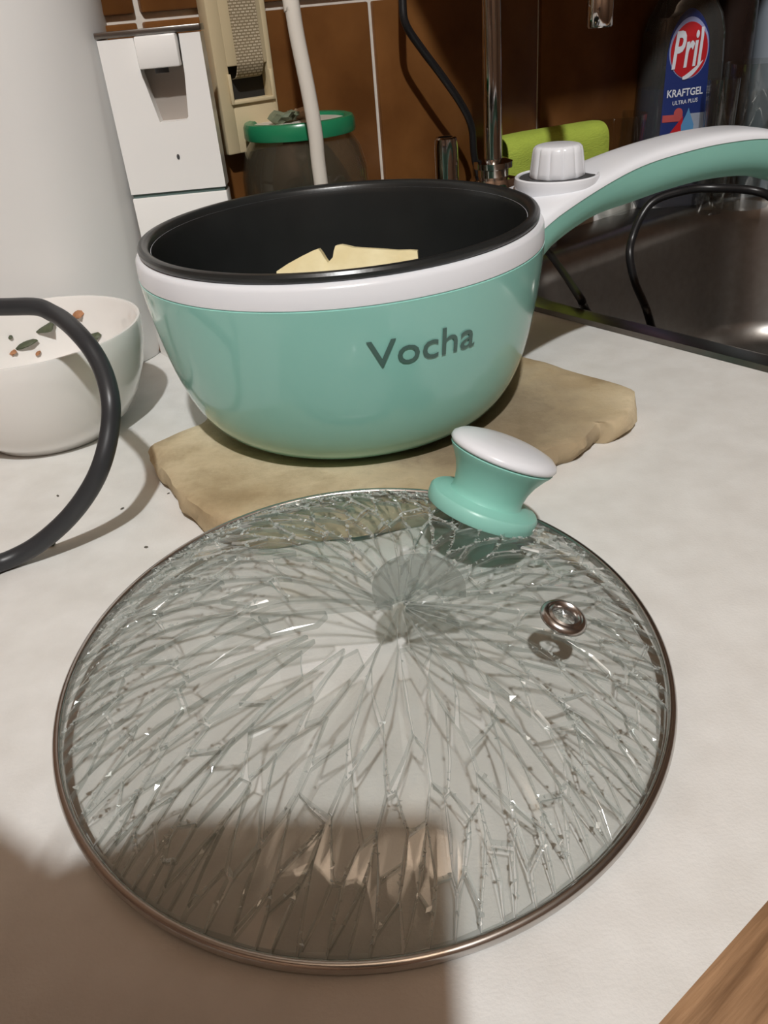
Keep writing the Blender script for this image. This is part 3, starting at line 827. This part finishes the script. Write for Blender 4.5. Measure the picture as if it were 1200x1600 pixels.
obj('top_trim', *bxp(XL - .0008, XR + .0008, FY - .001, FY + .0165, ZT + .0006, ZT + .0040, .0006), 'steeldull', bx, 40)
V, F = lathe([(.0, 0), (.0009, 0), (.0009, .0006), (.0, .0006)], 12); obj('lock_hole', [Vector((v.x - .1040, FY - v.z + .0003, v.y * 1.7 + .1275)) - bx.location for v in V], F, 'dark', bx)

# ------------------------------------------------------------------ shutter strap winder on the wall
sw = empty('strap_winder', sn(.309, WALL - .0037, .2), 'beige roller shutter strap winder plate with woven strap on the tiles', 'strap winder')
def swp(s0, s1, z0, z1, d0, d1, b=.0012):
    V, F = rbox(s0, s1, z0, z1, d0, d1, b, lambda s, z, d: sn(s, WALL - .0037 - d, z) - sw.location); return V, F
WS0, WS1 = .2870, .3300
SLa, SLb, SZ0, SZ1 = .2965, .3255, .1505, .1700
V, F = join(swp(WS0, SLa, .119, .42, 0, .011), swp(SLb, WS1, .119, .42, 0, .011), swp(SLa - .001, SLb + .001, .119, SZ0, 0, .011), swp(SLa - .001, SLb + .001, SZ1, .42, 0, .011))
obj('plate', V, F, 'beige', sw, 40)
V, F = join(swp(SLa - .0015, SLb + .0015, SZ0 - .0022, SZ0, .0105, .0128, .0005), swp(SLa - .0022, SLa, SZ0 - .0022, SZ1 - .004, .0105, .0128, .0005), swp(SLb, SLb + .0022, SZ0 - .0022, SZ1 - .004, .0105, .0128, .0005))
obj('slot_frame', V, F, 'beige', sw, 40)
obj('slot', *swp(SLa - .0005, SLb + .0005, SZ0 - .0005, SZ1 + .0005, .0, .003, 0), 'slotblack', sw)
# strap: comes down from above and dives into the slot
pp = [(.42, .0125), (.30, .0128), (.20, .0135), (.175, .0140), (.168, .0125), (.1635, .009), (.1625, .004)]
rings = []
for z, d in [(q.x, q.y) for q in smooth_pts([Vector((a, b, 0)) for a, b in pp], 5)]:
    rings.append([sn(s, WALL - .0037 - d - o, z) - sw.location for s, o in ((.3015, 0), (.3205, 0), (.3205, .0013), (.3015, .0013))])
strap = obj('strap', *loft(rings), 'webbing', sw)
uv = strap.data.uv_layers.new(name='UVMap')
for l in strap.data.loops:
    v = strap.data.vertices[l.vertex_index].co; uv.data[l.index].uv = (v.dot(UX) , v.z)

# ------------------------------------------------------------------ jar with green lid
JC = Vector((-.0315, .602, 0))
jr = empty('glass_jar', JC, 'large glass jar with a green metal lid behind the pot', 'jar')
obj('glass', *lathe_open([(.0, .001), (.040, .001), (.0425, .004), (.0428, .09), (.0420, .106), (.0385, .119), (.0340, .126), (.0335, .133), (.0325, .133), (.0330, .126), (.0375, .118), (.0408, .105), (.0415, .09), (.0412, .006), (.0, .004)], 64), 'jarglass', jr, 50)
obj('contents', *lathe([(.0, .0045), (.0405, .0065), (.0408, .078), (.036, .082), (.0, .081)], 48), 'jarfill', jr, 60)
lp = [(.0345, .1275), (.0365, .1277), (.0368, .1288), (.0366, .1350), (.0355, .1370), (.0335, .1376), (.0310, .1368), (.0300, .1350)]
obj('jar_lid', *lathe_open(lp, 64), 'greenlid', jr, 40)['label'] = 'green screw lid'
obj('lid_panel', *lathe([(.0305, .1300), (.0305, .1352), (.015, .1354), (.0, .1354)], 48), 'lidtop', jr, 40)['label'] = 'pale printed lid centre'
for i, (px, py, r, mk, lab) in enumerate(((438, 181, .0052, 'peelgreen', 'grey green peel scrap lying on the green jar lid'), (452, 177, .0040, 'peelgreen', 'small dark peel scrap in the middle of the green jar lid'), (463, 185, .0045, 'peel', 'tan onion peel scrap lying on the green jar lid'))):
    p = at_z(px, py + 6, .139)
    V, F = blob((0, 0, 0), r * 1.5, r, r * .75, i + 20, .9, 2)
    o = obj('vegetable_peel', V, F, mk, None, 60); o.location = Vector((min(max(p.x, -.055), -.008), .597 + .006 * i, .1380 + .0012)); tag(o, lab, 'peel', 'peels on the jar lid')

# ------------------------------------------------------------------ white hose and black cord in front of the wall
hp = [Vector((-.030, .566, .62)), Vector((-.0275, .556, .40)), at_y(448, -40, .549), at_y(455, 0, .548), at_y(463, 50, .548), at_y(473, 100, .548), at_y(484, 155, .548), at_y(493, 210, .548), at_y(498, 260, .549), Vector((-.019, .551, .075)), Vector((-.018, .5525, .03)), Vector((-.012, .556, .0048)), Vector((.03, .585, .0048)), Vector((.06, .60, .0052))]
tag(obj('white_hose', *tube(hp, .0044, 14), 'hose', None, 60), 'white cable hanging down in front of the green lidded jar', 'cable')
def wallp(px, py, off):
    d = ray(px, py); t = (WALL - off - CAM.dot(NX)) / d.dot(NX); return CAM + d * t
bp_ = [sn(.452, WALL - .022, .60), sn(.449, WALL - .024, .40), wallp(628, -60, .026), wallp(629, 0, .028), wallp(634, 38, .030), wallp(660, 78, .032), wallp(690, 118, .034), wallp(722, 165, .034), wallp(737, 200, .034), wallp(742, 250, .034), sn(.505, WALL - .034, .05), sn(.507, WALL - .034, .0075)]
tag(obj('black_wall_cord', *tube(bp_, .0028, 12), 'cordblack', None, 60), 'thin black cord hanging in front of the tiles left of the faucet', 'cord')

# ------------------------------------------------------------------ power cord of the pot in the sink
q = [potw(HD * .324 + PC + Vector((0, 0, .070))), potw(HD * .330 + PC + Vector((.0, 0, .060))), potw(HD * .318 + PC + Vector((.005, .01, .036))), at_y(1200, 305, .60), at_y(1110, 294, .61), at_y(1060, 300, .62), at_y(1022, 314, .625), at_y(1002, 338, .622), at_y(988, 372, .618), at_y(984, 400, .610), at_y(992, 440, .606), at_y(1008, 478, .604), at_y(1018, 510, .600),
     sn(.585, .36, -.135), sn(.56, .345, -.141), sn(.53, .36, -.12), sn(.492, .362, -.05), at_z(914, 482, -.004), at_z(908, 468, .0066), at_z(888, 437, .0068), at_z(867, 407, .0068), at_z(855, 392, .0070)]  # last stretch over the sink corner stands in for the cord's reflection
pc_ = obj('power_cord', *tube(q, .0030, 12), 'cordblack', None, 60)
tag(pc_, 'black power cord of the pot hanging from the handle into the sink', 'cord')

# ------------------------------------------------------------------ lime green folded cloth
gc = empty('green_cloth', Vector((.14, .625, .0)), 'folded lime green sponge cloth standing behind the dial of the pot', 'cloth')
# cross-section (thickness direction d, height z) of a cloth folded over; swept from left to right
def cloth():
    path = [(-.010, .004), (-.011, .05), (-.011, .092), (-.006, .109), (.004, .1135), (.013, .108), (.016, .092), (.016, .06), (.015, .03)]
    P_ = smooth_pts([Vector((a, 0, b)) for a, b in path], 5)
    rows = []
    for i in range(21):
        t = i / 20; x = -.036 + .076 * t
        k = 1 + .03 * math.sin(t * 7) ; z_s = 1.0 + .015 * t - .05 * max(0, .25 - t)
        ends = math.sqrt(max(0, 1 - max(0, (t - .86) / .14) ** 2)) if t > .86 else (math.sqrt(max(0.05, 1 - ((.1 - t) / .1) ** 2)) if t < .1 else 1)
        rows.append((x, k, z_s, ends))
    V, F = [], []
    th = .0055; n = len(P_)
    for x, k, zs, e in rows:
        for side in (1, -1):
            rng = range(n) if side == 1 else range(n - 1, -1, -1)
            for j in rng:
                a = P_[max(0, j - 1)]; b = P_[min(n - 1, j + 1)]; tn = (b - a).normalized(); nr = Vector((tn.z, 0, -tn.x))
                p = P_[j] - nr * side * th * .5 * max(.25, e)
                V.append(Vector((x, p.x * k, p.z * zs)))
    m = 2 * n
    for i in range(len(rows) - 1):
        for j in range(m):
            k2 = (j + 1) % m; F.append((i * m + j, i * m + k2, (i + 1) * m + k2, (i + 1) * m + j))
    F.append(tuple(range(m))[::-1]); F.append(tuple((len(rows) - 1) * m + j for j in range(m)))
    return V, F
V, F = cloth()
co = obj('fabric', V, F, 'sponge', gc, 60)
gc.location = Vector((.168, .752, .0385)); gc.rotation_euler.z = rad(20); gc.scale = (1.28, 1.0, .50)

tray = empty('soap_tray', Vector((.168, .752, .0036)), 'low steel tray under the lime green cloth at the back of the sink', 'tray', rot=(0, 0, rad(20)))
outr = rrect(.056, .046, .012, 5, -.024); inr = rrect(.050, .040, .010, 5, -.024)
V, F = loft([[((x + .024) * .9 - .024, y * .9, 0) for x, y in outr], [(x, y, .034) for x, y in outr], [(x, y, .034) for x, y in inr], [((x + .024) * .98 - .024, y * .98, .031) for x, y in inr]])
obj('dish', V, F, 'steeldull', tray, 40)

# ------------------------------------------------------------------ bottles behind the sink
def superell(a, hx, hy, p=2.6):
    c_, s_ = math.cos(a), math.sin(a)
    r_ = (abs(c_ / hx) ** p + abs(s_ / hy) ** p) ** (-1 / p)
    return r_ * c_, r_ * s_
PB = Vector((.3140, .862, .0002)); PR = rad(0)
pb = empty('dish_soap_bottle', PB, 'clear dish soap bottle with blue liquid and a red and blue Pril label', 'bottle')
pb['label'] = 'clear dish soap bottle with blue liquid and red oval label'
pb.rotation_euler = (0, 0, PR); pb.scale = (1.18, 1.18, 1.0)
BH = [(0.0, .88), (.004, .96), (.012, 1), (.06, 1.0), (.10, .96), (.130, .93), (.150, .90), (.165, .80), (.178, .62), (.188, .42), (.194, .34), (.205, .33)]
def bsc(z): return float(np.interp(z, [q_[0] for q_ in BH], [q_[1] for q_ in BH]))
def bott_pt(a, z, off=0.):
    x, y = superell(a, .0345, .0205); k = bsc(z)
    v = Vector((x * k, y * k, z)); d = Vector((x / .0345 ** 2, y / .0205 ** 2, 0)).normalized()
    return v + d * off
zz = [q_[0] for q_ in BH]
zf = []
for a_, b_ in zip(zz[:-1], zz[1:]): zf += [a_ + (b_ - a_) * t for t in (0, .33, .66)]
zf.append(zz[-1])
V, F = loft([[bott_pt(2 * PI * i / 48, z) for i in range(48)] for z in zf])
obj('bottle_body', V, F, 'bottleglass', pb, 50)
V, F = loft([[bott_pt(2 * PI * i / 48, z, -.0012) for i in range(48)] for z in (.002, .02, .06, .09, .108)])
obj('liquid', V, F, 'blueliquid', pb, 50)
obj('bottle_cap', *lathe([(.0125, .2052), (.0125, .222), (.009, .226), (.006, .240), (.0, .241)], 32), 'labelblue', pb, 40)
# label wraps the front, a bit to the right: map flat (u in metres from label centre, v = height)
AC = rad(-95)
arc_a = [AC + rad(-60 + k * 2) for k in range(61)]
arc_l = [0.]
for k in range(60):
    p0, p1 = bott_pt(arc_a[k], .06), bott_pt(arc_a[k + 1], .06); arc_l.append(arc_l[-1] + (p1 - p0).length)
mid = arc_l[30]
def on_bottle(u, v, off): return bott_pt(float(np.interp(u + mid, arc_l, arc_a)), v, off)
def decal(name, flat, off, m):
    V, F = flat; return obj(name, [on_bottle(x, y, off) for x, y in V], F, m, pb)
LW = .0175
def arch(x, t):   # label outline: straight sides, elliptic top
    top = .137 + .034 * math.sqrt(max(0, 1 - (x / LW) ** 2)); bot = .040
    return (x, bot + (top - bot) * t)
decal('label', grid2d(-LW, LW, 0, 1, 24, 24, arch), .0004, 'labelblue')['label'] = 'dark blue arched label'
decal('label_oval_edge', disc2d(.0, .1400, .0162, .0245, 4, 40, 0), .0007, 'labellav')
decal('label_oval', disc2d(.0, .1385, .0150, .0222, 4, 40, 0), .0010, 'labelred')['label'] = 'red oval logo field'
tv, tf = text_mesh('Pril', .022)
decal('logo_text', ([(-.0122 + .0225 * x + .0020 * (y - .5), .1240 + .030 * y + .002 * x) for x, y in tv], tf), .0014, 'labelwhite')['label'] = 'white lettering Pril'
V2, F2 = grid2d(0, 1, 0, 1, 10, 2)
decal('logo_swoosh', ([(-.004 + .0155 * x, .1165 + .013 * x ** 1.6 + (y - .5) * .0048 * math.sin(PI * min(1, .15 + x * .8))) for x, y in V2], F2), .0013, 'labelwhite')
tv, tf = text_mesh('KRAFTGEL', .02)
decal('label_text', ([(-.0146 + .0285 * x, .1010 + .0064 * y + .001 * x) for x, y in tv], tf), .0008, 'labelwhite')
tv, tf = text_mesh('ULTRA PLUS', .01)
decal('label_text', ([(-.0098 + .0200 * x, .0945 + .0034 * y + .0014 * x) for x, y in tv], tf), .0008, 'labelwhite')
decal('label_banner', grid2d(-.0165, -.001, .0805, .0865, 6, 2), .0008, 'labelpink')
decal('label_badge', disc2d(-.0045, .0875, .0035, .0045, 3, 20), .0009, 'labelpink')
decal('label_grey_field', grid2d(.004, .0165, .0700, .0865, 6, 3), .0007, 'labelgrey')
decal('label_drop', ([(.0035 + x * (1 - max(0, y) * .9), .077 + y * .0145) for x, y in disc2d(0, 0, .0050, 1, 4, 24)[0]], disc2d(0, 0, .005, 1, 4, 24)[1]), .0010, 'labelsky')
decal('label_red_drop', ([(-.0045 + x * (1 - max(0, y) * .9) + y * .004, .072 + y * .0130) for x, y in disc2d(0, 0, .0048, 1, 4, 24)[0]], disc2d(0, 0, .0048, 1, 4, 24)[1]), .0009, 'labelred')
# tall dark bottle
db = empty('dark_bottle', Vector((.366, .885, .0002)), 'tall dark brown bottle standing right of the blue dish soap bottle', 'bottle')
obj('bottle_body', *lathe([(.0, 0), (.020, 0), (.022, .004), (.022, .17), (.0205, .19), (.015, .207), (.010, .215), (.010, .235)], 40), 'darkbottle', db, 40)
obj('bottle_cap', *lathe([(.0112, .2352), (.0112, .25), (.010, .252), (.0, .252)], 32), 'dark', db, 40)
# pale bottle with green print
pl_ = empty('pale_bottle', Vector((.432, .905, .0002)), 'pale blue plastic bottle with green print at the right edge', 'bottle')
obj('bottle_body', *lathe([(.0, 0), (.030, 0), (.032, .005), (.0325, .20), (.030, .222), (.020, .236), (.013, .24), (.013, .25)], 48), 'palebottle', pl_, 40)
obj('bottle_cap', *lathe([(.0145, .2502), (.0145, .27), (.012, .273), (.0, .273)], 32), 'greenvivid', pl_, 40)
def pale_patch(a0, a1, z0, z1, m, nm):
    V, F = grid2d(0, 1, 0, 1, 10, 2)
    obj(nm, [Vector((.0330 * math.cos(a0 + (a1 - a0) * x), .0330 * math.sin(a0 + (a1 - a0) * x), z0 + (z1 - z0) * y)) for x, y in V], F, m, pl_)
pale_patch(rad(225), rad(300), .165, .1725, 'greenprint', 'green_stripe')
pale_patch(rad(225), rad(300), .155, .1625, 'greenprint', 'green_stripe')
pale_patch(rad(225), rad(300), .1445, .152, 'greenprint', 'green_stripe')
pale_patch(rad(252), rad(300), .195, .222, 'greenvivid', 'green_patch')
# glass tumblers
def tumbler(loc, r, h, label):
    o = obj('drinking_glass', *lathe_open([(.0, .0), (r * .82, .0), (r * .86, .003), (r, h), (r - .0016, h), (r * .86 - .0016, .012), (.0, .010)], 40), 'clearglass', None, 40)
    o.location = loc; tag(o, label, 'glass', 'glasses behind the sink'); return o
tumbler(Vector((.376, .835, .0002)), .030, .125, 'clear glass tumbler at the right edge in front of the pale bottle')
tumbler(Vector((.338, .818, .0002)), .014, .115, 'slim dark clear glass between the soap bottle and the tumbler')
gd = obj('glass_dish', *lathe_open([(.0, .0), (.018, .0), (.022, .004), (.030, .092), (.0285, .092), (.0205, .006), (.0, .004)], 40), 'clearglass', None, 40)
gd.location = Vector((.246, .835, .0002)); tag(gd, 'low clear glass cup between the green cloth and the soap bottle', 'glass', 'glasses behind the sink')

# ------------------------------------------------------------------ crumbs on the counter
for i, (px, py, r, mk, lab) in enumerate(((78, 851, .0016, 'herb', 'green scrap under the black cable on the counter'), (191, 794, .0007, 'crumbdark', 'dark speck nearest the stone slab corner on the counter'), (90, 774, .0006, 'crumbdark', 'dark speck between black cable and white bowl'), (228, 854, .0007, 'crumbdark', 'dark speck left of the glass lid on the counter'), (263, 770, .0005, 'crumbdark', 'tiny dark speck beside the left stone edge'))):
    p = at_z(px, py, .0005)
    V, F = blob((0, 0, 0), r * 1.6, r, r * .6, i + 40, .5, 1)
    o = obj('crumb', V, F, mk, None, 60); o.location = (p.x, p.y, r * .45); o.rotation_euler.z = i; tag(o, lab, 'crumb', 'crumbs on the counter')

# ------------------------------------------------------------------ unseen wall cabinet, added over the sink to darken the upper tiles
wc = empty('shading_cabinet', sn(.9, .4, .45), 'added unseen brown wooden cabinet above the sink that shades the upper tiles', 'cabinet')
def wcb(*a):
    V, F = rbox(*a, .002, sn); return [v - wc.location for v in V], F
obj('carcass', *wcb(.30, 1.75, .28, .541, .45, 1.1), 'cabinet', wc)
for k in range(3):
    d_ = obj('door', *wcb(.303 + .48 * k, .780 + .48 * k, .261, .279, .45, 1.098), 'cabinet', wc)
    h_ = wcb(.75 + .48 * k, .76 + .48 * k, .245, .26, .49, .61); obj('handle', h_[0], h_[1], 'steel', d_)

# ------------------------------------------------------------------ photographer: forearm, hand and phone just behind the lens
def cpt(r, u, f): return CAM + right * r + up * u + fwd * f
ph = empty('smartphone', cpt(-.025, -.03, -.008), 'black smartphone held up behind the lens, outside the picture', 'phone')
def slab_c(r0_, r1_, u0_, u1_, f0, f1, b): 
    V, F = rbox(r0_, r1_, u0_, u1_, f0, f1, b, lambda x, y, z: cpt(x, y, z) - ph.location); return V, F
obj('phone_body', *slab_c(-.064, .0115, -.115, .036, -.0125, -.004, .003), 'phone', ph, 40)
obj('phone_screen', *slab_c(-.061, .0095, -.110, .031, -.0130, -.0124, .0002), 'dark', ph, 40)
def skin_mesh(name, chains, m, label, cat):
    V, E, R_ = [], [], []
    for ch in chains:
        prev = ch[0] if isinstance(ch[0], int) else None
        for item in (ch[1:] if prev is not None else ch):
            V.append(item[0]); R_.append(item[1])
            if prev is not None: E.append((prev, len(V) - 1))
            prev = len(V) - 1
    me = bpy.data.meshes.new(name); me.from_pydata([tuple(v) for v in V], E, []); me.update(); me.materials.append(MT[m])
    o = bpy.data.objects.new(name, me); COL.objects.link(o)
    sk_ = o.modifiers.new('skin', 'SKIN')
    if not me.skin_vertices: 
        bpy.context.view_layer.objects.active = o
    for d_, r_ in zip(me.skin_vertices[0].data, R_): d_.radius = (r_, r_)
    me.skin_vertices[0].data[0].use_root = True
    ss = o.modifiers.new('subdivision', 'SUBSURF'); ss.levels = 2; ss.render_levels = 2
    tag(o, label, cat); return o
arm = [(Vector((-.66, -.38, .16)), .056), (Vector((-.48, -.22, .18)), .054), (Vector((-.31, -.05, .19)), .048), (Vector((-.19, .004, .192)), .047), (Vector((-.150, .006, .192)), .046)]
palm = [(cpt(-.108, -.014, -.004), .038), (cpt(-.080, -.022, -.005), .031)]
chains = [arm + palm]
for (u_, l_) in ((.012, .0), (-.008, .003), (-.028, .001), (-.048, -.006)):
    chains.append([6, (cpt(-.076, u_, .006), .0095), (cpt(-.062 + l_, u_ + .002, .0105), .0088), (cpt(-.042 + l_, u_ + .003, .0085), .0075)])
chains.append([5, (cpt(-.088, .008, -.020), .0115), (cpt(-.066, .014, -.0245), .0098), (cpt(-.046, .016, -.0230), .0085)])
skin_mesh('person', chains, 'skin', 'person holding the phone with the left hand, only the shadow falls into the picture', 'person')

# ------------------------------------------------------------------ ceiling lamp
cl = empty('ceiling_lamp', LAMP_POS, 'round ceiling lamp above the kitchen', 'lamp')
obj('lamp_canopy', *lathe([(.06, CEIL - LAMP_POS.z - .03), (.06, CEIL - LAMP_POS.z - .002), (.0, CEIL - LAMP_POS.z - .002)], 32), 'white', cl, 40)
obj('lamp_stem', *tube([(0, 0, .06), (0, 0, CEIL - LAMP_POS.z - .02)], .008, 10, 2), 'chrome', cl, 40)
obj('lamp_socket', *lathe([(.0, .075), (.022, .072), (.022, .036), (.0, .036)], 24), 'white', cl, 40)
